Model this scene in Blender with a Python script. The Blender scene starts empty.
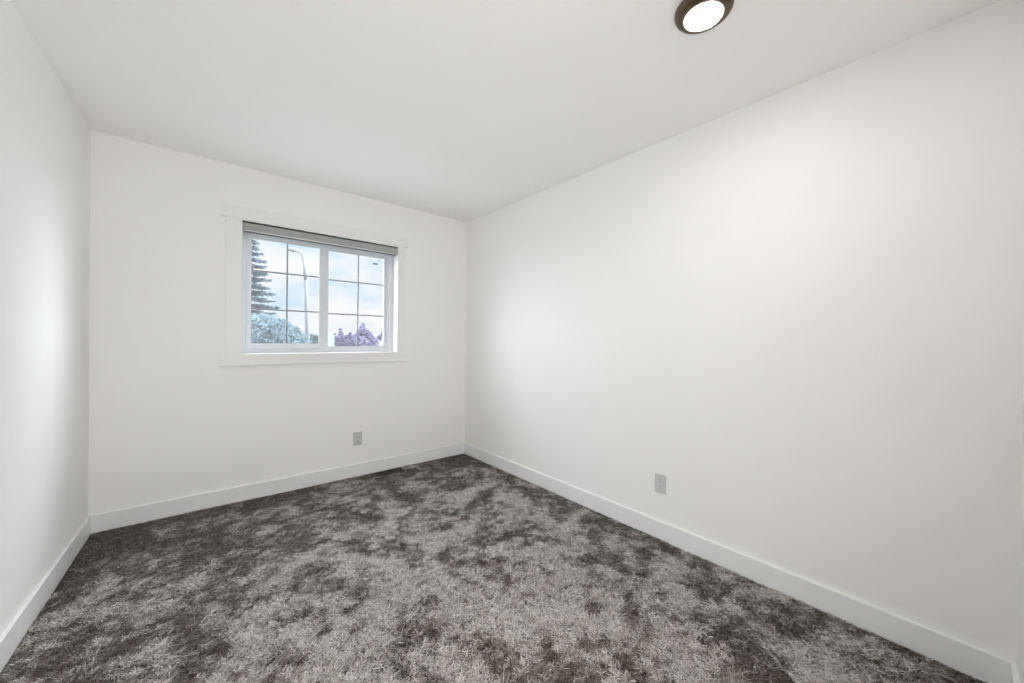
import bpy, bmesh, math, random
import numpy as np
from mathutils import Vector, Matrix

random.seed(7)
RNG = np.random.default_rng(11)
C = bpy.context.scene.collection
S = bpy.context.scene

# ------------------------------------------------------------------ camera
FPX, YAW, PIT, ROL, CAMZ = 378.954, 0.6956, -0.0052, 0.0128, 1.2057
cd = bpy.data.cameras.new('camera')
cam = bpy.data.objects.new('camera', cd); C.objects.link(cam)
cd.sensor_fit = 'HORIZONTAL'; cd.sensor_width = 36.0; cd.lens = 36.0 * FPX / 1024.0
cd.clip_start = 0.02; cd.clip_end = 500
fw = Vector((math.sin(YAW) * math.cos(PIT), math.cos(YAW) * math.cos(PIT), math.sin(PIT)))
rt = Vector((math.cos(YAW), -math.sin(YAW), 0)); up = rt.cross(fw)
r2 = rt * math.cos(ROL) + up * math.sin(ROL); u2 = up * math.cos(ROL) - rt * math.sin(ROL)
cam.matrix_world = Matrix(((r2.x, u2.x, -fw.x, 0), (r2.y, u2.y, -fw.y, 0), (r2.z, u2.z, -fw.z, CAMZ), (0, 0, 0, 1)))
S.camera = cam

# ------------------------------------------------------------------ view, light
S.view_settings.view_transform = 'Standard'; S.view_settings.look = 'None'
S.view_settings.gamma = 1.0; S.view_settings.exposure = 0.0
try: S.view_settings.use_curve_mapping = False
except Exception: pass
S.cycles.max_bounces = 16; S.cycles.diffuse_bounces = 12; S.cycles.transparent_max_bounces = 16
S.cycles.sample_clamp_indirect = 4.0
S.cycles.use_denoising = True
SKY, SUN, LAMP, REAR_FILL, SKY_BOOST = 1.13, 1.5, 122.0, 26.0, 22.5

def build_world():
    w = bpy.data.worlds.new('sky'); S.world = w; w.use_nodes = True
    nt = w.node_tree; nt.nodes.clear()
    N = nt.nodes.new; L = nt.links.new
    out = N('ShaderNodeOutputWorld'); bg = N('ShaderNodeBackground'); bg.inputs['Strength'].default_value = SKY
    tc = N('ShaderNodeTexCoord'); mp = N('ShaderNodeMapping'); mp.inputs['Scale'].default_value = (2.6, 2.6, 6.5)
    mp.inputs['Location'].default_value = (6.3, 3.1, 0.6)
    ns = N('ShaderNodeTexNoise'); ns.inputs['Scale'].default_value = 1.7; ns.inputs['Detail'].default_value = 6; ns.inputs['Roughness'].default_value = .52
    rp = N('ShaderNodeValToRGB'); e = rp.color_ramp.elements
    e[0].position = .37; e[0].color = (.50, .74, 1.0, 1)
    e[1].position = .585; e[1].color = (.97, .965, .985, 1)
    m = rp.color_ramp.elements.new(.47); m.color = (.80, .89, .98, 1)
    L(tc.outputs['Generated'], mp.inputs['Vector']); L(mp.outputs['Vector'], ns.inputs['Vector'])
    # a broken sky, its brightness boosted outside the window's view to light the room
    dt = N('ShaderNodeVectorMath'); dt.operation = 'DOT_PRODUCT'; dt.inputs[1].default_value = Vector((.17, .98, .08)).normalized()
    mr = N('ShaderNodeMapRange'); mr.interpolation_type = 'SMOOTHSTEP'
    mr.inputs['From Min'].default_value = math.cos(math.radians(30)); mr.inputs['From Max'].default_value = math.cos(math.radians(46))
    mr.inputs['To Min'].default_value = 1.0; mr.inputs['To Max'].default_value = SKY_BOOST
    L(tc.outputs['Generated'], dt.inputs[0]); L(dt.outputs['Value'], mr.inputs['Value'])
    sx = N('ShaderNodeSeparateXYZ'); L(tc.outputs['Generated'], sx.inputs[0])       # boost stronger on the right, weighted to light the left wall
    m2 = N('ShaderNodeMapRange'); m2.interpolation_type = 'SMOOTHSTEP'
    m2.inputs['From Min'].default_value = -.35; m2.inputs['From Max'].default_value = .55; m2.inputs['To Min'].default_value = .62 * SKY_BOOST; m2.inputs['To Max'].default_value = 1.15 * SKY_BOOST
    L(sx.outputs['X'], m2.inputs['Value']); L(m2.outputs['Result'], mr.inputs['To Max'])
    ml = N('ShaderNodeMath'); ml.operation = 'MULTIPLY'; ml.inputs[1].default_value = SKY; L(mr.outputs['Result'], ml.inputs[0]); L(ml.outputs[0], bg.inputs['Strength'])
    L(ns.outputs['Fac'], rp.inputs['Fac']); L(rp.outputs['Color'], bg.inputs['Color']); L(bg.outputs['Background'], out.inputs['Surface'])
build_world()

sd = bpy.data.lights.new('sun', 'SUN'); sd.energy = SUN; sd.angle = math.radians(1.0); sd.color = (1, .97, .92)
sun = bpy.data.objects.new('sun', sd); C.objects.link(sun)
sun.rotation_euler = Vector((.35, .80, -.62)).to_track_quat('-Z', 'Y').to_euler()   # from behind the house, onto the street

hd_ = bpy.data.lights.new('rear_fill_light', 'AREA'); hd_.shape = 'RECTANGLE'; hd_.size = .86; hd_.size_y = 1.98; hd_.energy = REAR_FILL; hd_.color = (1, .985, .96)
hl = bpy.data.objects.new('rear_fill_light', hd_); C.objects.link(hl)     # added fill light, unseen, shining in by an added opening behind the camera
hl.location = (-.02, -.40, 1.0); hl.rotation_euler = (math.radians(90), 0, math.radians(-46))

pd_ = bpy.data.lights.new('window_portal', 'AREA'); pd_.shape = 'RECTANGLE'; pd_.size = 1.16; pd_.size_y = .95; pd_.cycles.is_portal = True
po = bpy.data.objects.new('window_portal', pd_); C.objects.link(po)     # guides sky sampling through the window; gives no light of its own
po.location = (.846, 3.585, 1.5625); po.rotation_euler = (math.radians(-90), 0, 0)

# ------------------------------------------------------------------ materials
def mat(name, col, rough=.5, metal=0.0, bump=0.0, bscale=200, spec=.5, vary=0.0, vscale=3.0, emit=None, estr=0, detail=4):
    m = bpy.data.materials.new(name); m.use_nodes = True
    nt = m.node_tree; b = nt.nodes['Principled BSDF']; L = nt.links.new
    b.inputs['Base Color'].default_value = (*col, 1); b.inputs['Roughness'].default_value = rough
    b.inputs['Metallic'].default_value = metal; b.inputs['Specular IOR Level'].default_value = spec
    tc = nt.nodes.new('ShaderNodeTexCoord')
    if vary:
        n = nt.nodes.new('ShaderNodeTexNoise'); n.inputs['Scale'].default_value = vscale; n.inputs['Detail'].default_value = detail
        r = nt.nodes.new('ShaderNodeValToRGB')
        r.color_ramp.elements[0].position = .3; r.color_ramp.elements[1].position = .7
        r.color_ramp.elements[0].color = (*[c * (1 - vary) for c in col], 1)
        r.color_ramp.elements[1].color = (*[min(1, c * (1 + vary)) for c in col], 1)
        L(tc.outputs['Object'], n.inputs['Vector']); L(n.outputs['Fac'], r.inputs['Fac']); L(r.outputs['Color'], b.inputs['Base Color'])
    if bump:
        n2 = nt.nodes.new('ShaderNodeTexNoise'); n2.inputs['Scale'].default_value = bscale; n2.inputs['Detail'].default_value = 3
        bp = nt.nodes.new('ShaderNodeBump'); bp.inputs['Strength'].default_value = bump; bp.inputs['Distance'].default_value = .002
        L(tc.outputs['Object'], n2.inputs['Vector']); L(n2.outputs['Fac'], bp.inputs['Height']); L(bp.outputs['Normal'], b.inputs['Normal'])
    if emit:
        b.inputs['Emission Color'].default_value = (*emit, 1); b.inputs['Emission Strength'].default_value = estr
    return m

def leaf(name, col, rough, vary, vscale):
    m = mat(name, col, rough, vary=vary, vscale=vscale)          # thin leaves pass on half the light that falls on them
    nt = m.node_tree; b = nt.nodes['Principled BSDF']; o = [n for n in nt.nodes if n.type == 'OUTPUT_MATERIAL'][0]
    t = nt.nodes.new('ShaderNodeBsdfTranslucent'); mx = nt.nodes.new('ShaderNodeMixShader'); mx.inputs['Fac'].default_value = .5
    nt.links.new(b.inputs['Base Color'].links[0].from_socket, t.inputs['Color'])
    b.inputs['Specular IOR Level'].default_value = .1
    nt.links.new(b.outputs[0], mx.inputs[1]); nt.links.new(t.outputs[0], mx.inputs[2]); nt.links.new(mx.outputs[0], o.inputs['Surface'])
    return m

M = {}
M['wall'] = mat('painted_drywall', (.90, .892, .880), .62, bump=.08, bscale=160, spec=.3, vary=.012, vscale=1.3)
M['ceil'] = mat('ceiling_paint', (.945, .935, .922), .85, bump=.15, bscale=220, spec=.2, vary=.01, vscale=1.5)
M['trim'] = mat('white_trim_paint', (.86, .86, .86), .35, bump=.03, bscale=90)
M['vinyl'] = mat('white_vinyl', (.72, .75, .785), .35, bump=.02, bscale=60)
M['grille'] = mat('grey_grille_bar', (.22, .24, .27), .4, vary=.1, vscale=8)
M['seal'] = mat('grey_glazing_seal', (.42, .44, .46), .6, vary=.06, vscale=8)
M['blind'] = mat('grey_blind_cassette', (.36, .365, .355), .5, vary=.05, vscale=30, bump=.05, bscale=300)
M['blindfab'] = mat('grey_blind_fabric', (.50, .51, .50), .9, vary=.06, vscale=120, bump=.2, bscale=600)
M['blindbar'] = mat('shaded_blind_bar', (.13, .13, .13), .5, vary=.05, vscale=30)
M['blindlip'] = mat('pale_blind_bar', (.72, .72, .71), .4, vary=.03, vscale=10)
M['plate'] = mat('grey_white_plastic', (.60, .61, .61), .35, vary=.03, vscale=20)
M['slot'] = mat('dark_slot', (.05, .05, .05), .6, vary=.1, vscale=20)
M['screw'] = mat('painted_screw', (.45, .45, .45), .3, metal=.6, vary=.05, vscale=20)
M['bronze'] = mat('dark_bronze_metal', (.115, .08, .052), .32, metal=.75, vary=.12, vscale=14, bump=.03, bscale=80)
M['lensedge'] = mat('lamp_lens_edge', (.9, .86, .8), .4, vary=.01, vscale=10, emit=(1.0, .90, .78), estr=.55)
M['bronzelip'] = mat('bronze_lip', (.30, .22, .15), .3, metal=.8, vary=.1, vscale=14)
M['vent'] = mat('dark_brown_register', (.030, .025, .020), .45, metal=.3, vary=.15, vscale=12)
M['duct'] = mat('duct_black', (.008, .008, .008), .8, vary=.1, vscale=5)
M['sub'] = mat('carpet_backing', (.022, .018, .015), .95, vary=.2, vscale=20)
M['lens'] = mat('frosted_lamp_lens', (.9, .9, .88), .4, vary=.01, vscale=10, emit=(1.0, .975, .94), estr=LAMP)
M['pole'] = mat('galvanised_pole', (.013, .016, .020), .6, metal=0, vary=.06, vscale=2)
M['lhead'] = mat('grey_lamp_head', (.012, .014, .017), .6, vary=.06, vscale=3)
M['bark'] = mat('grey_bark', (.20, .18, .17), .9, vary=.3, vscale=6)
M['needle'] = leaf('blue_spruce_needles', (.058,.080,.096), .75, vary=.25, vscale=2.5)
M['leafg'] = leaf('pale_green_leaves', (.078,.108,.120), .6, vary=.25, vscale=2.0)
M['leafg2'] = leaf('dull_green_leaves', (.05,.07,.072), .6, vary=.25, vscale=2.0)
M['leafp'] = leaf('purple_leaves', (.125,.113,.165), .6, vary=.22, vscale=1.6)
M['leafp2'] = leaf('dusky_purple_leaves', (.11,.105,.15), .6, vary=.22, vscale=1.6)
M['lawn'] = mat('lawn', (.24,.25,.24), .95, vary=.3, vscale=.6)
M['siding'] = mat('pale_house_siding', (.05,.05,.053), .7, vary=.04, vscale=4)
M['shingle'] = mat('pale_grey_shingles', (.024,.030,.036), .85, vary=.1, vscale=9)
M['hglass'] = mat('dark_house_glass', (.10, .13, .16), .1, vary=.1, vscale=2)
M['sticker'] = mat('dark_sticker', (.06, .08, .11), .5, vary=.2, vscale=200)
M['stickerb'] = mat('clear_label_film', (.75, .82, .88), .4, vary=.05, vscale=100)

def glass_mat():
    m = bpy.data.materials.new('window_glass'); m.use_nodes = True
    nt = m.node_tree; nt.nodes.clear(); N = nt.nodes.new; L = nt.links.new
    o = N('ShaderNodeOutputMaterial'); mx = N('ShaderNodeMixShader'); tr = N('ShaderNodeBsdfTransparent'); gl = N('ShaderNodeBsdfGlossy')
    tr.inputs['Color'].default_value = (.985, .985, .985, 1); gl.inputs['Roughness'].default_value = .22
    lw = N('ShaderNodeLayerWeight'); lw.inputs['Blend'].default_value = .5
    pw = N('ShaderNodeMath'); pw.operation = 'POWER'; pw.inputs[1].default_value = 5; L(lw.outputs['Facing'], pw.inputs[0])
    ma = N('ShaderNodeMath'); ma.operation = 'MULTIPLY_ADD'; ma.inputs[1].default_value = .96; ma.inputs[2].default_value = .04; L(pw.outputs[0], ma.inputs[0])
    L(ma.outputs[0], mx.inputs['Fac']); L(tr.outputs[0], mx.inputs[1]); L(gl.outputs[0], mx.inputs[2]); L(mx.outputs[0], o.inputs['Surface'])
    return m
M['glass'] = glass_mat()

def carpet_mat():
    m = bpy.data.materials.new('shag_carpet_yarn'); m.use_nodes = True
    nt = m.node_tree; b = nt.nodes['Principled BSDF']
    a = nt.nodes.new('ShaderNodeAttribute'); a.attribute_name = 'yarn'
    nt.links.new(a.outputs['Color'], b.inputs['Base Color'])
    b.inputs['Roughness'].default_value = .6; b.inputs['Specular IOR Level'].default_value = .25
    b.inputs['Sheen Weight'].default_value = .15
    return m
M['carpet'] = carpet_mat()

# ------------------------------------------------------------------ mesh helpers
def mesh_obj(name, bm, m, parent=None, smooth=False, bevel=0.0):
    if bevel:
        bmesh.ops.bevel(bm, geom=[e for e in bm.edges], offset=bevel, segments=2, affect='EDGES', profile=.6)
    bmesh.ops.recalc_face_normals(bm, faces=bm.faces)
    me = bpy.data.meshes.new(name); bm.to_mesh(me); bm.free()
    me.materials.append(m)
    if smooth:
        for p in me.polygons: p.use_smooth = True
    o = bpy.data.objects.new(name, me); C.objects.link(o)
    if parent:
        o.parent = parent
    return o

def box(bm, x0, x1, y0, y1, z0, z1, mtx=None):
    vs = [bm.verts.new(mtx @ Vector(v) if mtx else v) for v in
          ((x0, y0, z0), (x1, y0, z0), (x1, y1, z0), (x0, y1, z0), (x0, y0, z1), (x1, y0, z1), (x1, y1, z1), (x0, y1, z1))]
    for f in ((0, 3, 2, 1), (4, 5, 6, 7), (0, 1, 5, 4), (1, 2, 6, 5), (2, 3, 7, 6), (3, 0, 4, 7)):
        bm.faces.new([vs[i] for i in f])

def prism(bm, pts, z0, z1):
    a = [bm.verts.new((x, y, z0)) for x, y in pts]; b = [bm.verts.new((x, y, z1)) for x, y in pts]
    n = len(pts)
    bm.faces.new(a[::-1]); bm.faces.new(b)
    for i in range(n): bm.faces.new((a[i], a[(i + 1) % n], b[(i + 1) % n], b[i]))

def ring_frame(bm, x0, x1, z0, z1, t, y0, y1, tb=None, tt=None, tl=None, tr=None):
    """rectangular frame in the x-z plane, of one piece"""
    tb = t if tb is None else tb; tt = t if tt is None else tt; tl = t if tl is None else tl; tr = t if tr is None else tr
    o = [(x0, z0), (x1, z0), (x1, z1), (x0, z1)]; i = [(x0 + tl, z0 + tb), (x1 - tr, z0 + tb), (x1 - tr, z1 - tt), (x0 + tl, z1 - tt)]
    V = lambda p, y: bm.verts.new((p[0], y, p[1]))
    of, ob, fi, bi = [V(p, y0) for p in o], [V(p, y1) for p in o], [V(p, y0) for p in i], [V(p, y1) for p in i]
    for k in range(4):
        j = (k + 1) % 4
        bm.faces.new((of[k], of[j], fi[j], fi[k])); bm.faces.new((ob[j], ob[k], bi[k], bi[j]))
        bm.faces.new((of[j], of[k], ob[k], ob[j])); bm.faces.new((fi[k], fi[j], bi[j], bi[k]))

def lathe(bm, prof, seg=64):
    rings = []
    for r, z in prof:
        if r < 1e-6: rings.append([bm.verts.new((0, 0, z))])
        else: rings.append([bm.verts.new((r * math.cos(2 * math.pi * k / seg), r * math.sin(2 * math.pi * k / seg), z)) for k in range(seg)])
    for a, b in zip(rings[:-1], rings[1:]):
        for k in range(seg):
            j = (k + 1) % seg
            if len(a) == 1: bm.faces.new((a[0], b[k], b[j]))
            elif len(b) == 1: bm.faces.new((a[k], a[j], b[0]))
            else: bm.faces.new((a[k], a[j], b[j], b[k]))

def tube(bm, pts, rad, seg=10):
    pts = [Vector(p) for p in pts]; rings = []
    for i, p in enumerate(pts):
        t = (pts[min(i + 1, len(pts) - 1)] - pts[max(i - 1, 0)]).normalized()
        ref = Vector((0, 0, 1)) if abs(t.z) < .9 else Vector((1, 0, 0))
        a = t.cross(ref).normalized(); b = t.cross(a)
        r = rad[i] if hasattr(rad, '__len__') else rad
        rings.append([bm.verts.new(p + a * (r * math.cos(2 * math.pi * k / seg)) + b * (r * math.sin(2 * math.pi * k / seg))) for k in range(seg)])
    for A, B in zip(rings[:-1], rings[1:]):
        for k in range(seg):
            j = (k + 1) % seg; bm.faces.new((A[k], A[j], B[j], B[k]))
    bm.faces.new(rings[0][::-1]); bm.faces.new(rings[-1])

def tag(o, label, cat, group=None, kind=None):
    o['label'] = label; o['category'] = cat
    if group: o['group'] = group
    if kind: o['kind'] = kind
    return o

def thing(name, label, cat, loc=(0, 0, 0), rz=0, group=None, kind=None):
    o = bpy.data.objects.new(name, None); C.objects.link(o); o.empty_display_size = .1
    o.location = loc; o.rotation_euler = (0, 0, rz)
    return tag(o, label, cat, group, kind)

def struct(o, label, cat):
    return tag(o, label, cat, kind='structure')

# ------------------------------------------------------------------ room shell
D, R, L0, TA, H = 3.403, 2.1995, -.4943, math.tan(.0374), 2.44
YR = -.128                       # wall beside and behind the camera
ZF = -.009                       # sub-floor under the carpet pile
lx = lambda y: L0 + (y - D) * TA
OX0, OX1, OZ0, OZ1 = .256, 1.437, 1.075, 2.050    # window opening

bm = bmesh.new()                 # back wall with the window hole
TW = .17
def wall_hole(bm, x0, x1, z0, z1, hx0, hx1, hz0, hz1, y0, y1):
    ring_frame(bm, x0, x1, z0, z1, 0, y0, y1, tb=hz0 - z0, tt=z1 - hz1, tl=hx0 - x0, tr=x1 - hx1)
wall_hole(bm, lx(D) - .12, R + .12, ZF - .1, H + .12, OX0, OX1, OZ0, OZ1, D, D + TW)
struct(mesh_obj('wall_back', bm, M['wall']), 'white painted back wall with the window in it', 'wall')
bm = bmesh.new(); prism(bm, [(lx(D), D), (lx(D) - .12, D), (lx(YR - .12) - .12, YR - .12), (lx(YR - .12), YR - .12)], ZF - .1, H + .12)
struct(mesh_obj('wall_left', bm, M['wall']), 'bare white wall to the left of the window wall', 'wall')
bm = bmesh.new(); box(bm, R, R + .12, YR - .12, D, ZF - .1, H + .12)
struct(mesh_obj('wall_right', bm, M['wall']), 'long white wall with one outlet to the right of the window wall', 'wall')
bm = bmesh.new(); ring_frame(bm, lx(YR), R, ZF - .1, H + .12, 0, YR - .12, YR, tb=.1, tt=H + .12 - 2.0, tl=-.40 - lx(YR), tr=R - .50)  # opening added behind the camera to let the fill light in
struct(mesh_obj('wall_front', bm, M['wall']), 'white wall that meets the near end of the long right wall', 'wall')
bm = bmesh.new(); ring_frame(bm, -1.4, 1.2, ZF - .1, H + .12, .10, -1.6, YR - .12); box(bm, -1.4, 1.2, -1.72, -1.6, ZF - .1, H + .12)  # closed box added around the fill light to keep the sun out
struct(mesh_obj('wall_fill_box', bm, M['wall']), 'added unseen white box closing off the opening behind the camera', 'wall')
bm = bmesh.new(); box(bm, -.9, R + .12, YR - .12, D + TW, H, H + .12)
struct(mesh_obj('ceiling', bm, M['ceil']), 'plain off-white painted ceiling', 'ceiling')
bm = bmesh.new(); box(bm, -.9, R + .12, YR - .12, D + TW, ZF - .1, ZF)
struct(mesh_obj('floor', bm, M['sub']), 'dark floor under the shaggy carpet', 'floor')

# baseboards: square profile with an eased top edge
BH, BT = .105, .014
def baseboard(name, pts, label):
    bm = bmesh.new(); prism(bm, pts, ZF, BH)
    es = [e for e in bm.edges if all(abs(v.co.z - BH) < 1e-5 for v in e.verts)]
    bmesh.ops.bevel(bm, geom=es, offset=.003, segments=2, affect='EDGES')
    struct(mesh_obj(name, bm, M['trim']), label, 'baseboard')
baseboard('baseboard_back', [(lx(D), D), (lx(D - BT), D - BT), (R, D - BT), (R, D)], 'white baseboard along the foot of the window wall')
baseboard('baseboard_left', [(lx(D - BT), D - BT), (lx(YR), YR), (lx(YR) + BT, YR), (lx(D - BT) + BT, D - BT)], 'white baseboard along the foot of the left wall')
baseboard('baseboard_right', [(R, D - BT), (R - BT, D - BT), (R - BT, YR + BT), (R, YR + BT)], 'white baseboard along the foot of the long right wall')
baseboard('baseboard_front', [(lx(YR) + BT, YR), (lx(YR) + BT, YR + BT), (R, YR + BT), (R, YR)], 'white baseboard along the foot of the near wall')

# ------------------------------------------------------------------ window
win = thing('window_1', 'white sliding window with grey grilles and flat white casing', 'window', (0, D, 0), kind='structure')
CT = .019
def casing(name, x0, x1, z0, z1, t=CT):
    bm = bmesh.new(); box(bm, x0, x1, -t, 0, z0, z1); mesh_obj(name, bm, M['trim'], win, bevel=.002)
casing('casing_header', .128, 1.535, 2.060, 2.150, .022)
casing('casing_side', .161, OX0 - .003, OZ0 - .004, 2.060)
casing('casing_side', OX1 + .003, 1.508, OZ0 - .004, 2.060)
casing('casing_apron', .130, 1.545, .992, OZ0 - .004, .022)
bm = bmesh.new(); ring_frame(bm, OX0 - .003, OX1 + .003, OZ0 - .003, OZ1 + .010, .003, -.018, .088, tt=.010, tb=.004, tl=.004, tr=.004)
mesh_obj('jamb', bm, M['trim'], win)
# vinyl main frame, stepped
FX0, FX1, FZ0, FZ1 = OX0 + .001, OX1 - .001, OZ0 + .001, OZ1
fr = None
bm = bmesh.new(); ring_frame(bm, FX0, FX1, FZ0, FZ1, .032, .085, .158, tb=.026)
ring_frame(bm, FX0 + .032, FX1 - .032, FZ0 + .026, FZ1 - .032, .012, .100, .158, tb=.010)
fr = mesh_obj('frame', bm, M['vinyl'], win)
# sliding sash at the left, in front
GL = (.322, .797, 1.150, 1.952); GRT = (.874, 1.361, 1.127, 1.949)
bm = bmesh.new(); ring_frame(bm, FX0 + .034, .864, FZ0 + .030, FZ1 - .034, 0, .094, .118, tb=GL[2] - FZ0 - .030, tt=FZ1 - .034 - GL[3], tl=GL[0] - FX0 - .034, tr=.864 - GL[1])
sash = mesh_obj('sash', bm, M['vinyl'], win, bevel=.0015)
def seal(g, y, parent):
    bm = bmesh.new(); ring_frame(bm, g[0] - .001, g[1] + .001, g[2] - .001, g[3] + .001, .0035, y - .004, y); mesh_obj('glazing_seal', bm, M['seal'], parent)
def pane(g, y, parent):
    bm = bmesh.new(); box(bm, g[0] - .002, g[1] + .002, y, y + .004, g[2] - .002, g[3] + .002); mesh_obj('pane', bm, M['glass'], parent)
def grille(g, y, xv, zs, parent):
    bm = bmesh.new(); w = .0055
    box(bm, xv - w, xv + w, y - .004, y + .004, g[2], g[3])
    for z in zs:
        box(bm, g[0], xv - w, y - .004, y + .004, z - w, z + w); box(bm, xv + w, g[1], y - .004, y + .004, z - w, z + w)
    mesh_obj('grille', bm, M['grille'], parent)
seal(GL, .103, sash); pane(GL, .103, sash); pane(GL, .116, sash); grille(GL, .1115, .563, (1.711, 1.416), sash)
# fixed light at the right, set back, with its own thin meeting stile
bm = bmesh.new(); ring_frame(bm, .842, FX1 - .034, FZ0 + .026, FZ1 - .034, 0, .122, .152, tb=GRT[2] - FZ0 - .026, tt=FZ1 - .034 - GRT[3], tl=GRT[0] - .842, tr=FX1 - .034 - GRT[1])
fx = mesh_obj('fixed_sash', bm, M['vinyl'], win, bevel=.0015)
seal(GRT, .130, fx); pane(GRT, .130, fx); pane(GRT, .146, fx); grille(GRT, .140, 1.128, (1.703, 1.410), fx)
bm = bmesh.new(); box(bm, .822, .842, .082, .094, 1.50, 1.62); box(bm, .828, .836, .070, .082, 1.53, 1.59)
mesh_obj('sash_latch', bm, M['vinyl'], sash, bevel=.002)

# maker's sticker on the top right pane
st = thing('window_sticker', 'small dark sticker on the top right pane of the window', 'sticker', (1.279, D + .1285, 1.893))
bm = bmesh.new(); box(bm, -.021, .021, 0, .0012, -.006, .006); mesh_obj('dark_print', bm, M['sticker'], st)

# ------------------------------------------------------------------ roller blind, rolled up
bl = thing('roller_blind', 'grey roller blind rolled up in its cassette at the window top', 'blind', (0, D, 0))
BX0, BX1 = OX0 + .004, OX1 - .005
def extrude_x(bm, prof, x0, x1):
    a = [bm.verts.new((x0, y, z)) for y, z in prof]; b = [bm.verts.new((x1, y, z)) for y, z in prof]
    n = len(prof); bm.faces.new(a); bm.faces.new(b[::-1])
    for i in range(n): bm.faces.new((a[i], b[i], b[(i + 1) % n], a[(i + 1) % n]))
bm = bmesh.new()
ZT, ZB = 2.039, 1.978
extrude_x(bm, [(.055, ZT), (-.012, ZT), (-.018, ZT - .006), (-.020, ZT - .020), (-.020, ZB + .012), (-.017, ZB), (-.013, ZB), (-.015, ZB + .012), (-.015, ZT - .020), (-.013, ZT - .006), (.055, ZT - .004)], BX0 + .004, BX1 - .004)
mesh_obj('cassette', bm, M['blind'], bl)
bm = bmesh.new(); box(bm, BX0 + .004, BX1 - .004, -.0215, -.014, ZB - .001, ZB + .005); mesh_obj('cassette_lip', bm, M['blindlip'], bl, bevel=.001)  # lip highlight put into a paler colour than the cassette
for x in (BX0, BX1 - .004):
    bm = bmesh.new(); extrude_x(bm, [(.055, ZT + .001), (-.013, ZT + .001), (-.021, ZT - .008), (-.021, ZB), (-.012, ZB - .003), (.045, ZB - .003), (.055, ZB + .010)], x, x + .004)
    mesh_obj('end_cap', bm, M['blind'], bl)
bm = bmesh.new(); n = 20
extrude_x(bm, [(.020 + .024 * math.cos(2 * math.pi * k / n), 2.008 + .024 * math.sin(2 * math.pi * k / n)) for k in range(n)], BX0 + .006, BX1 - .006)
mesh_obj('fabric_roll', bm, M['blindfab'], bl, smooth=False)
bm = bmesh.new(); box(bm, BX0 + .008, BX1 - .008, .006, .016, ZB - .007, ZB + .008); mesh_obj('bottom_bar', bm, M['blindbar'], bl, bevel=.002)  # bar coloured dark to stand in for the shadow line under the cassette

# ------------------------------------------------------------------ outlets
def outlet(label, loc, rz):
    t = thing('wall_outlet', label, 'outlet', loc, rz)
    bm = bmesh.new(); ring_frame(bm, -.035, .035, -.0575, .0575, 0, -.0065, 0, tb=.0235, tt=.0235, tl=.018, tr=.018)
    for f in list(bm.faces): pass
    pl = mesh_obj('cover_plate', bm, M['plate'], t, bevel=.0012)
    for z in (.018, -.018):
        bm = bmesh.new(); box(bm, -.0172, .0172, -.0085, -.001, z - .0155, z + .0155)
        r = mesh_obj('receptacle', bm, M['plate'], t, bevel=.0015)
        bm = bmesh.new()
        box(bm, -.0075, -.0052, -.0089, -.0084, z + .001, z + .009); box(bm, .0052, .0075, -.0089, -.0084, z + .002, z + .008)
        box(bm, -.0025, .0025, -.0089, -.0084, z - .010, z - .005)
        mesh_obj('slot', bm, M['slot'], r)
    bm = bmesh.new(); box(bm, -.0172, .0172, -.0045, -.001, -.0026, .0026)
    mesh_obj('bridge', bm, M['plate'], t)
    for z in (.046, -.046):
        bm = bmesh.new(); lathe(bm, [(0, .0015), (.002, .0013), (.0031, .0004), (.0033, -.0006), (0, -.0006)], 14)
        bmesh.ops.transform(bm, matrix=Matrix.Translation((0, -.0068, z)) @ Matrix.Rotation(math.pi / 2, 4, 'X'), verts=bm.verts)
        mesh_obj('screw', bm, M['screw'], t, smooth=True)
    return t
outlet('pale grey duplex outlet low on the window wall, below the window', (1.094, D, .3215), 0)
outlet('pale grey duplex outlet low on the long right wall', (R, 1.193, .332), -math.pi / 2)

# ------------------------------------------------------------------ floor register
vt = thing('floor_register', 'dark brown metal floor vent set in the carpet by the back baseboard', 'vent', (1.350, 3.318, 0))
VX, VY = .127, .046
def frame_xy(bm, x0, x1, y0, y1, t, z0, z1):
    b2 = bmesh.new(); ring_frame(b2, x0, x1, y0, y1, t, z0, z1)
    for v in b2.verts: v.co = Vector((v.co.x, v.co.z, v.co.y))
    me = bpy.data.meshes.new('tmp'); b2.to_mesh(me); b2.free(); bm.from_mesh(me); bpy.data.meshes.remove(me)
bm = bmesh.new(); frame_xy(bm, -VX, VX, -VY, VY, .016, ZF, .003); mesh_obj('frame', bm, M['vent'], vt, bevel=.0012)
bm = bmesh.new(); box(bm, -VX + .012, VX - .012, -VY + .012, VY - .012, ZF, ZF + .002); mesh_obj('damper', bm, M['duct'], vt)
for k in range(18):
    x = -VX + .024 + k * (2 * VX - .048) / 17
    bm = bmesh.new(); box(bm, -.0018, .0018, -VY + .015, VY - .015, -.006, .006, Matrix.Translation((x, 0, -.005)) @ Matrix.Rotation(.45, 4, 'Y'))
    mesh_obj('louver', bm, M['vent'], vt)
bm = bmesh.new(); box(bm, -VX + .015, VX - .015, -.003, .003, -.002, .002); mesh_obj('crossbar', bm, M['vent'], vt)

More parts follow.
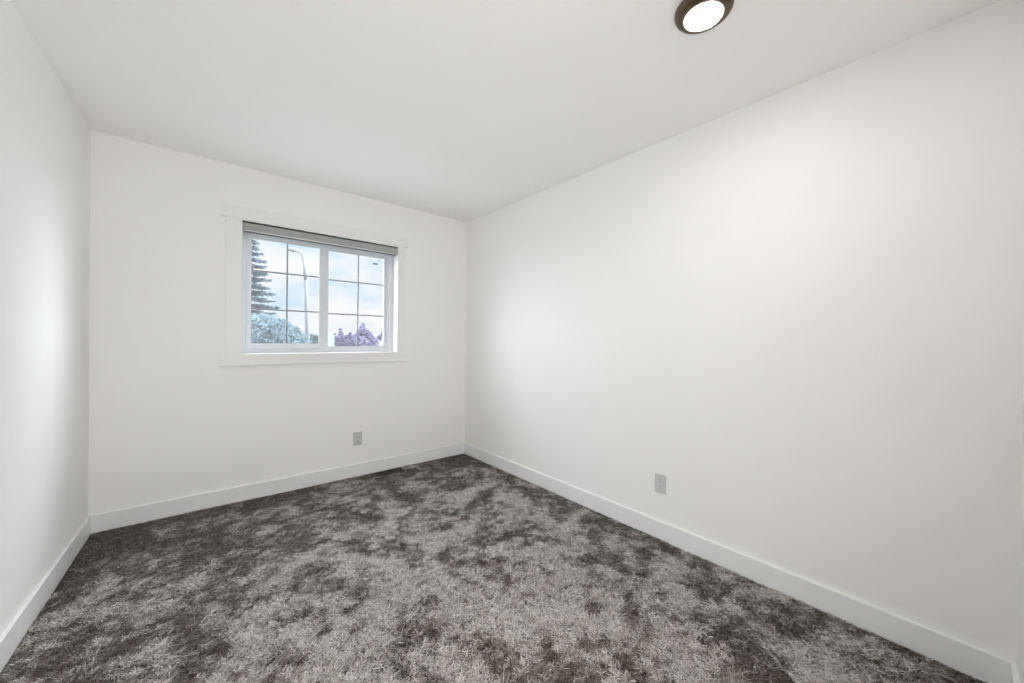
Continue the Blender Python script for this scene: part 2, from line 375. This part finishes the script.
# ------------------------------------------------------------------ ceiling light
cl = thing('ceiling_light', 'round dark bronze flush ceiling light with glowing white lens', 'ceiling light', (1.434, .637, H))
bm = bmesh.new(); lathe(bm, [(0, -.0005), (.096, -.0005), (.0985, -.003), (.0990, -.008), (.0975, -.015), (.093, -.022), (.086, -.0275), (.0775, -.031), (.0690, -.0325), (.0672, -.0315), (.0662, -.028), (.0662, -.022), (0, -.022)], 96)
mesh_obj('trim_ring', bm, M['bronze'], cl, smooth=True)
bm = bmesh.new(); lathe(bm, [(.0680, -.0326), (.0664, -.0338), (.0645, -.0336), (.0630, -.0320), (.0630, -.029), (.0670, -.029), (.0690, -.0326)], 96)
mesh_obj('lens_rim', bm, M['lensedge'], cl, smooth=True)
bm = bmesh.new(); lathe(bm, [(.0630, -.0292), (.0625, -.0325), (.055, -.0345), (.040, -.0357), (.020, -.0365), (0, -.0368)], 96)
mesh_obj('lens', bm, M['lens'], cl, smooth=True)

# ------------------------------------------------------------------ carpet: a pile of single yarn blades
def vnoise(x, y, seed):
    g = np.random.default_rng(seed).random((256, 256))
    xi = np.floor(x).astype(int); yi = np.floor(y).astype(int); fx = x - xi; fy = y - yi
    fx = fx * fx * (3 - 2 * fx); fy = fy * fy * (3 - 2 * fy)
    a, b = xi % 256, (xi + 1) % 256; c, d = yi % 256, (yi + 1) % 256
    return (g[a, c] * (1 - fx) + g[b, c] * fx) * (1 - fy) + (g[a, d] * (1 - fx) + g[b, d] * fx) * fy
def fbm(x, y, s, seed, o=4):
    t = 0; a = .5; n = 0
    for k in range(o):
        t = t + a * vnoise(x * s * 2 ** k + 17.3 * k, y * s * 2 ** k + 5.1 * k, seed + k); n += a; a *= .5
    return t / n

def carpet():
    N = 680000
    y = YR + BT + .004 + RNG.random(N) * (D - BT - .004 - YR - BT - .004)
    x0 = L0 + (y - D) * TA + BT + .004; x1 = R - BT - .004
    x = x0 + RNG.random(N) * (x1 - x0)
    keep = ~((abs(x - 1.350) < VX + .002) & (abs(y - 3.318) < VY + .002))
    x, y = x[keep], y[keep]; N = len(x)
    # tufts: pull the blades together into yarn ends
    ts = .009
    cxi, cyi = np.floor(x / ts), np.floor(y / ts)
    hsh = lambda k: np.modf(np.abs(np.sin(cxi * 127.1 + cyi * 311.7 + k * 74.7) * 43758.5453))[0]
    tx, ty = (cxi + .2 + .6 * hsh(1)) * ts, (cyi + .2 + .6 * hsh(2)) * ts
    wx, wy = fbm(x, y, 2.2, 50, 3) - .5, fbm(x, y, 2.2, 60, 3) - .5
    p1 = fbm(x + .30 * wx, y + .30 * wy, 6.5, 70, 4)           # brushed patches a hand wide
    p2 = fbm(x + .2 * wy, y * 1.25 + .2 * wx, 19, 90, 3)
    p3 = fbm(x + .06 * wy, y * 1.3 + .06 * wx, 44, 130, 2)
    dl, dr, db = x - lx(y), R - x, D - y                       # untrodden pile along the walls; back band also has under-window shade painted in
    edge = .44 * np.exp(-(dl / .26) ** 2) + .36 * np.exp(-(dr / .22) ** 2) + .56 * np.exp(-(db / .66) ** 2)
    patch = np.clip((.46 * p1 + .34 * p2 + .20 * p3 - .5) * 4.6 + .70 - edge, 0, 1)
    ang = 2 * math.pi * fbm(x, y, 1.6, 110, 3) * 2 + (hsh(3) - .5) * 2.2
    lean = .25 + .75 * (1 - patch) + .5 * (hsh(4) - .5)
    hgt = .0085 + .004 * patch + .004 * (RNG.random(N) - .5)
    dx, dy = np.cos(ang) * lean, np.sin(ang) * lean
    # root, middle, tip
    bx, by = x * .55 + tx * .45, y * .55 + ty * .45
    jx, jy = (RNG.random(N) - .5) * 2.2, (RNG.random(N) - .5) * 2.2
    dx, dy = dx + jx, dy + jy
    wa = RNG.random(N) * 2 * math.pi; w = .0012 + .0009 * RNG.random(N)
    sx, sy = np.cos(wa) * w, np.sin(wa) * w
    zr = np.full(N, ZF); zm = ZF + hgt * .62; zt = ZF + hgt * (.86 - .16 * np.clip(lean, 0, 1))
    P = np.empty((N, 6, 3), np.float32)
    P[:, 0] = np.stack([bx - sx, by - sy, zr], 1); P[:, 1] = np.stack([bx + sx, by + sy, zr], 1)
    mx, my = bx + dx * hgt * .50, by + dy * hgt * .50
    P[:, 2] = np.stack([mx + sx, my + sy, zm], 1); P[:, 3] = np.stack([mx - sx, my - sy, zm], 1)
    ex, ey = bx + dx * hgt * 1.45, by + dy * hgt * 1.45
    P[:, 4] = np.stack([ex + sx * .6, ey + sy * .6, zt], 1); P[:, 5] = np.stack([ex - sx * .6, ey - sy * .6, zt], 1)
    lo = lx(P[:, :, 1]) + BT + .001
    P[:, :, 0] = np.clip(P[:, :, 0], lo, R - BT - .001); P[:, :, 1] = np.clip(P[:, :, 1], YR + BT + .001, D - BT - .001)
    me = bpy.data.meshes.new('carpet')
    me.vertices.add(N * 6); me.vertices.foreach_set('co', P.reshape(-1))
    base = (np.arange(N) * 6)[:, None]
    q = np.concatenate([base + np.array([0, 1, 2, 3]), base + np.array([3, 2, 4, 5])], 1).astype(np.int32).reshape(-1)
    me.loops.add(len(q)); me.loops.foreach_set('vertex_index', q)
    me.polygons.add(N * 2)
    me.polygons.foreach_set('loop_start', np.arange(0, N * 8, 4, dtype=np.int32))
    try: me.polygons.foreach_set('loop_total', np.full(N * 2, 4, np.int32))
    except Exception: pass
    me.update(calc_edges=True)
    # yarn: two tones, mixed by patch and by tuft
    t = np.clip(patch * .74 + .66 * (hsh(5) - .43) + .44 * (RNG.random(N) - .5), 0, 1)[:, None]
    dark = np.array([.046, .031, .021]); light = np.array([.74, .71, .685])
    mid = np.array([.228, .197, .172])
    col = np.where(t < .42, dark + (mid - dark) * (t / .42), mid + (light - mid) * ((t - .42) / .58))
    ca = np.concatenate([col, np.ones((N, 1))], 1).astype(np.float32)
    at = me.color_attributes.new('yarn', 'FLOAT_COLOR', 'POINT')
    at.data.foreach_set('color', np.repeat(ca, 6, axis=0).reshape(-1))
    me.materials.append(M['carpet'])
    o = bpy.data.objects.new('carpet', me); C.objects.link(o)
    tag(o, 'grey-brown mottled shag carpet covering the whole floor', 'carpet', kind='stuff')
carpet()

# ------------------------------------------------------------------ the street outside
GZ = -3.0
def pt(px, py, y):
    """a point of the view at depth y"""
    d = fw + r2 * ((px - 512) / FPX) - u2 * ((py - 341.5) / FPX)
    return Vector((0, 0, CAMZ)) + d * (y / d.y)
bm = bmesh.new(); box(bm, -60, 90, 5, 140, GZ - .3, GZ)
struct(mesh_obj('ground', bm, M['lawn']), 'lawn and street level outside below the window', 'ground')

def street_lamp():
    b = pt(307.5, 342, 25); y = 25.0
    t = thing('street_lamp', 'tall grey street lamp with a curved arm seen through the left sash', 'street lamp', (b.x, y, GZ))
    P = [Vector((0, 0, 0))] + [Vector((q.x - b.x, 0, q.z - GZ)) for q in (pt(307.3, 335, y), pt(306.2, 300, y), pt(305.4, 280, y))]
    A = [Vector((q.x - b.x, 0, q.z - GZ)) for q in (pt(305.4, 280, y), pt(304.6, 268, y), pt(303.6, 260, y), pt(302.6, 256, y), pt(301.0, 253.0, y), pt(299.0, 251.8, y))]
    bm = bmesh.new(); tube(bm, P, [.16, .115, .098, .088], 14); mesh_obj('pole', bm, M['pole'], t, smooth=True)
    bm = bmesh.new(); tube(bm, A, [.088, .080, .070, .062, .054, .05], 12); mesh_obj('arm', bm, M['pole'], t, smooth=True)
    bm = bmesh.new(); tube(bm, [(0, 0, 0), (0, 0, .25), (0, 0, .32)], [.2, .19, .13], 14); mesh_obj('base', bm, M['pole'], t)
    e = A[-1]
    bm = bmesh.new(); bmesh.ops.create_uvsphere(bm, u_segments=20, v_segments=10, radius=1)
    for v in bm.verts:
        s = 1 - .25 * v.co.x
        v.co = Vector((v.co.x * .34, v.co.y * .16 * s, max(v.co.z, -.35) * .12 * s))
    bmesh.ops.transform(bm, matrix=Matrix.Translation(e + Vector((-.24, 0, .01))) @ Matrix.Rotation(.10, 4, 'Y'), verts=bm.verts)
    hd = mesh_obj('lamp_head', bm, M['lhead'], t, smooth=True)
    bm = bmesh.new(); bmesh.ops.create_uvsphere(bm, u_segments=16, v_segments=8, radius=1)
    for v in bm.verts: v.co = Vector((v.co.x * .16, v.co.y * .09, min(v.co.z, 0.1) * .045))
    bmesh.ops.transform(bm, matrix=Matrix.Translation(e + Vector((-.28, 0, -.018))), verts=bm.verts)
    mesh_obj('lamp_lens', bm, M['pole'], hd, smooth=True)
street_lamp()

def leaf_cloud(name, centers, radii, n, size, m, parent, seed, squash=.85):
    """many small bent leaf blades filling lobes of a crown"""
    g = np.random.default_rng(seed)
    centers = np.array(centers); radii = np.array(radii)
    pr = radii ** 2 / (radii ** 2).sum()
    k = g.choice(len(radii), n, p=pr)
    d = g.normal(size=(n, 3)); d /= np.linalg.norm(d, axis=1)[:, None]
    rr = radii[k] * (.55 + .45 * g.random(n) ** .5) * (1 + .16 * np.sin(d[:, 0] * 9 + k) * np.cos(d[:, 2] * 8 + 2 * k))
    c = centers[k] + d * rr[:, None] * np.array([1, 1, squash])
    a = g.normal(size=(n, 3)) + d * .6; a /= np.linalg.norm(a, axis=1)[:, None]
    b = np.cross(a, g.normal(size=(n, 3))); b /= np.linalg.norm(b, axis=1)[:, None]
    s = size * (.6 + .8 * g.random(n))[:, None]
    nn = np.cross(a, b)
    V = np.stack([c - a * s, c + b * s * .45 + nn * s * .12, c + a * s, c - b * s * .45 + nn * s * .12], 1).astype(np.float32)
    me = bpy.data.meshes.new(name); me.vertices.add(n * 4); me.vertices.foreach_set('co', V.reshape(-1))
    me.loops.add(n * 4); me.loops.foreach_set('vertex_index', np.arange(n * 4, dtype=np.int32))
    me.polygons.add(n); me.polygons.foreach_set('loop_start', np.arange(0, n * 4, 4, dtype=np.int32))
    try: me.polygons.foreach_set('loop_total', np.full(n, 4, np.int32))
    except Exception: pass
    me.update(calc_edges=True); me.materials.append(m)
    o = bpy.data.objects.new(name, me); C.objects.link(o); o.parent = parent
    return o

def tree(name, label, base, lobes, n, size, m, seed, tr=.14):
    """lobes: (px, py, radius in px) of the crown's masses at the depth of the tree"""
    y = base[1]; sc = lambda r: r * y / FPX * 1.32
    b = Vector((base[0], y, GZ))
    t = thing(name, label, 'tree', b)
    g = random.Random(seed); cs, rs = [], []
    for px, py, r in lobes:
        p = pt(px, py, y) - b; cs.append((p.x, (g.random() - .5) * sc(r), p.z)); rs.append(sc(r))
    bm = bmesh.new(); top = Vector(cs[0])
    tube(bm, [(0, 0, 0), (.03, .02, top.z * .4), (top.x * .5, 0, top.z * .75), (top.x, top.y, top.z)], [tr, tr * .75, tr * .5, tr * .2], 10)
    trunk = mesh_obj('trunk', bm, M['bark'], t, smooth=True)
    for c in cs[1:]:
        c = Vector(c); s = Vector((.03, .02, top.z * .4)); bm = bmesh.new()
        tube(bm, [s, s.lerp(c, .5) + Vector((0, 0, -.15)), c], [tr * .4, tr * .28, tr * .1], 8)
        mesh_obj('branch', bm, M['bark'], t, smooth=True)
    leaf_cloud('foliage', cs, rs, n, size, m, t, seed)
    return t

def spruce(label, base, top_z, spread, m, seed):
    b = Vector((base[0], base[1], GZ)); t = thing('spruce_tree', label, 'tree', b)
    g = random.Random(seed); Ht = top_z - GZ
    bm = bmesh.new(); tube(bm, [(0, 0, 0), (.02, 0, Ht * .5), (0, 0, Ht)], [.19, .11, .015], 10); mesh_obj('trunk', bm, M['bark'], t, smooth=True)
    V, F = [], []; bmB = bmesh.new()
    z = 1.2
    while z < Ht - .1:
        rad = (Ht - z) * spread; nb = max(5, int(9 + rad * 1.5)); off = g.random() * 6.3
        for k in range(nb):
            a = off + 2 * math.pi * k / nb + g.uniform(-.2, .2); r = rad * g.choice((.55, .75, .9, 1.0, 1.1, 1.18)) * g.uniform(.9, 1.08)
            dirv = Vector((math.cos(a), math.sin(a), 0)); side = Vector((-dirv.y, dirv.x, 0))
            pts = [Vector((0, 0, z)) + dirv * (r * s) + Vector((0, 0, -.30 * r * s + .20 * r * s * s)) for s in (0, .35, .7, 1)]
            tube(bmB, pts, [.022, .016, .010, .004], 5)
            ns = max(5, int(r * 16))
            for j in range(ns):
                s = .18 + .82 * (j + g.random()) / ns
                p = Vector((0, 0, z)) + dirv * (r * s) + Vector((0, 0, -.30 * r * s + .20 * r * s * s))
                ln = .13 + .22 * r * (1 - s) + .05
                for sg in (-1, 1):
                    for q in range(3):
                        dd = (dirv * g.uniform(.3, 1.0) + side * sg * g.uniform(.2, .9) + Vector((0, 0, g.uniform(-.55, .15)))).normalized()
                        e = p + dd * ln * g.uniform(.6, 1.1); w = dd.cross(Vector((g.uniform(-1, 1), g.uniform(-1, 1), g.uniform(-1, 1)))).normalized() * .035
                        i = len(V); mid = p.lerp(e, .5)
                        V += [p, mid + w, e, mid - w]; F.append((i, i + 1, i + 2, i + 3))
        z += .36 * (1 - .35 * z / Ht)
    mesh_obj('branches', bmB, M['bark'], t)['kind'] = 'stuff'
    me = bpy.data.meshes.new('needles'); me.from_pydata(V, [], F); me.materials.append(m)
    o = bpy.data.objects.new('needles', me); C.objects.link(o); o.parent = t; o['kind'] = 'stuff'

bx = pt(247.5, 300, 20)
spruce('tall blue-green spruce at the left edge of the window', (bx.x, 20), 6.9, .238, M['needle'], 3)
b = pt(266, 340, 14)
tree('leafy_tree', 'pale green broadleaf tree standing in front of the spruce', (b.x, 14), [(266, 334, 14), (254, 330, 13), (275, 322, 4.5), (270, 324, 5), (281, 330, 8), (288, 334, 7.5), (283, 325, 3), (295, 331, 3), (297, 338, 6), (270, 347, 18), (292, 345, 9), (304, 343, 4.5), (262, 321, 4), (252, 318, 4)], 24000, .040, M['leafg'], 21)
b = pt(313, 342, 30)
tree('leafy_tree', 'small dull green tree at the foot of the street lamp', (b.x, 30), [(312, 341, 5.5), (317, 338.5, 3), (308, 343, 5)], 3500, .06, M['leafg2'], 22, .09)
b = pt(364, 342, 22)
tree('plum_tree', 'purple-leaved tree with the highest pointed crown in the right sash', (b.x, 22), [(363, 338, 6), (363.6, 324.0, 1.3), (363.3, 327.5, 2.2), (362, 331, 3), (366, 333, 3.6), (368, 337, 4), (357, 339, 4.5), (358, 344, 7), (370, 343, 6), (353, 341, 3.2), (374, 340, 2.6)], 16000, .045, M['leafp'], 23)
b = pt(344, 342, 20)
tree('plum_tree', 'low purple-leaved tree with spiky top beside the center post', (b.x, 20), [(345, 343, 5), (341, 336, 2.0), (340.3, 329.5, 1.0), (340.6, 332.5, 1.2), (342, 333.5, .9), (347, 337, 1.6), (350, 333.5, 1.0), (349.5, 337, 2.0), (337, 338, 1.8), (335, 334, .8), (352, 342, 4), (339, 343, 3)], 10000, .042, M['leafp2'], 24, .10)
b = pt(381, 342, 26)
tree('plum_tree', 'purple-leaved tree cut off by the right edge of the window', (b.x, 26), [(381, 337.5, 2.6), (376, 339.5, 2.0), (378.5, 338, 1.6), (384, 334, 2.6), (388, 332, 4), (391, 336, 5)], 7000, .05, M['leafp'], 25, .10)

def house(label, x, y, w, d, eave, ridge, rz):
    t = thing('house', label, 'house', (x, y, GZ), rz)
    bm = bmesh.new()
    P = [(-w / 2, 0, 0), (w / 2, 0, 0), (w / 2, 0, eave), (-w / 2, 0, eave)]
    box(bm, -w / 2, w / 2, 0, d, 0, eave)
    for xx in (-w / 2, w / 2):
        bm.faces.new([bm.verts.new(v) for v in ((xx, 0, eave), (xx, d, eave), (xx, d / 2, ridge))])
    mesh_obj('wall', bm, M['siding'], t)
    bm = bmesh.new(); o = .35
    for s in (0, 1):
        ye, yr = (-o, d / 2) if s == 0 else (d + o, d / 2); ze = eave - o * (ridge - eave) / (d / 2)
        a = [(-w / 2 - o, ye, ze), (w / 2 + o, ye, ze), (w / 2 + o, yr, ridge), (-w / 2 - o, yr, ridge)]
        lo = [bm.verts.new(v) for v in a]; hi = [bm.verts.new((v[0], v[1], v[2] + .12)) for v in a]
        bm.faces.new(lo); bm.faces.new(hi[::-1])
        for k in range(4): bm.faces.new((lo[k], lo[(k + 1) % 4], hi[(k + 1) % 4], hi[k]))
    mesh_obj('roof', bm, M['shingle'], t)
    for xx in (-w * .28, w * .22):
        bm = bmesh.new(); ring_frame(bm, xx - .7, xx + .7, 1.0, 2.1, .09, -.05, .02); f = mesh_obj('window', bm, M['trim'], t)
        bm = bmesh.new(); box(bm, xx - .61, xx + .61, -.01, .0, 1.09, 2.01); mesh_obj('pane', bm, M['hglass'], f)
    bm = bmesh.new(); box(bm, w * .02 - .45, w * .02 + .45, -.06, 0, 0, 2.05); mesh_obj('door', bm, M['vinyl'], t)
h = pt(331, 340, 48)
house('pale grey house roof left of the purple trees', h.x, 48, 9, 9, 2.9, 4.75, -.25)
h = pt(381, 343, 60)
house('pale house low behind the rightmost purple tree', h.x, 60, 8, 8, 2.7, 4.15, -.35)
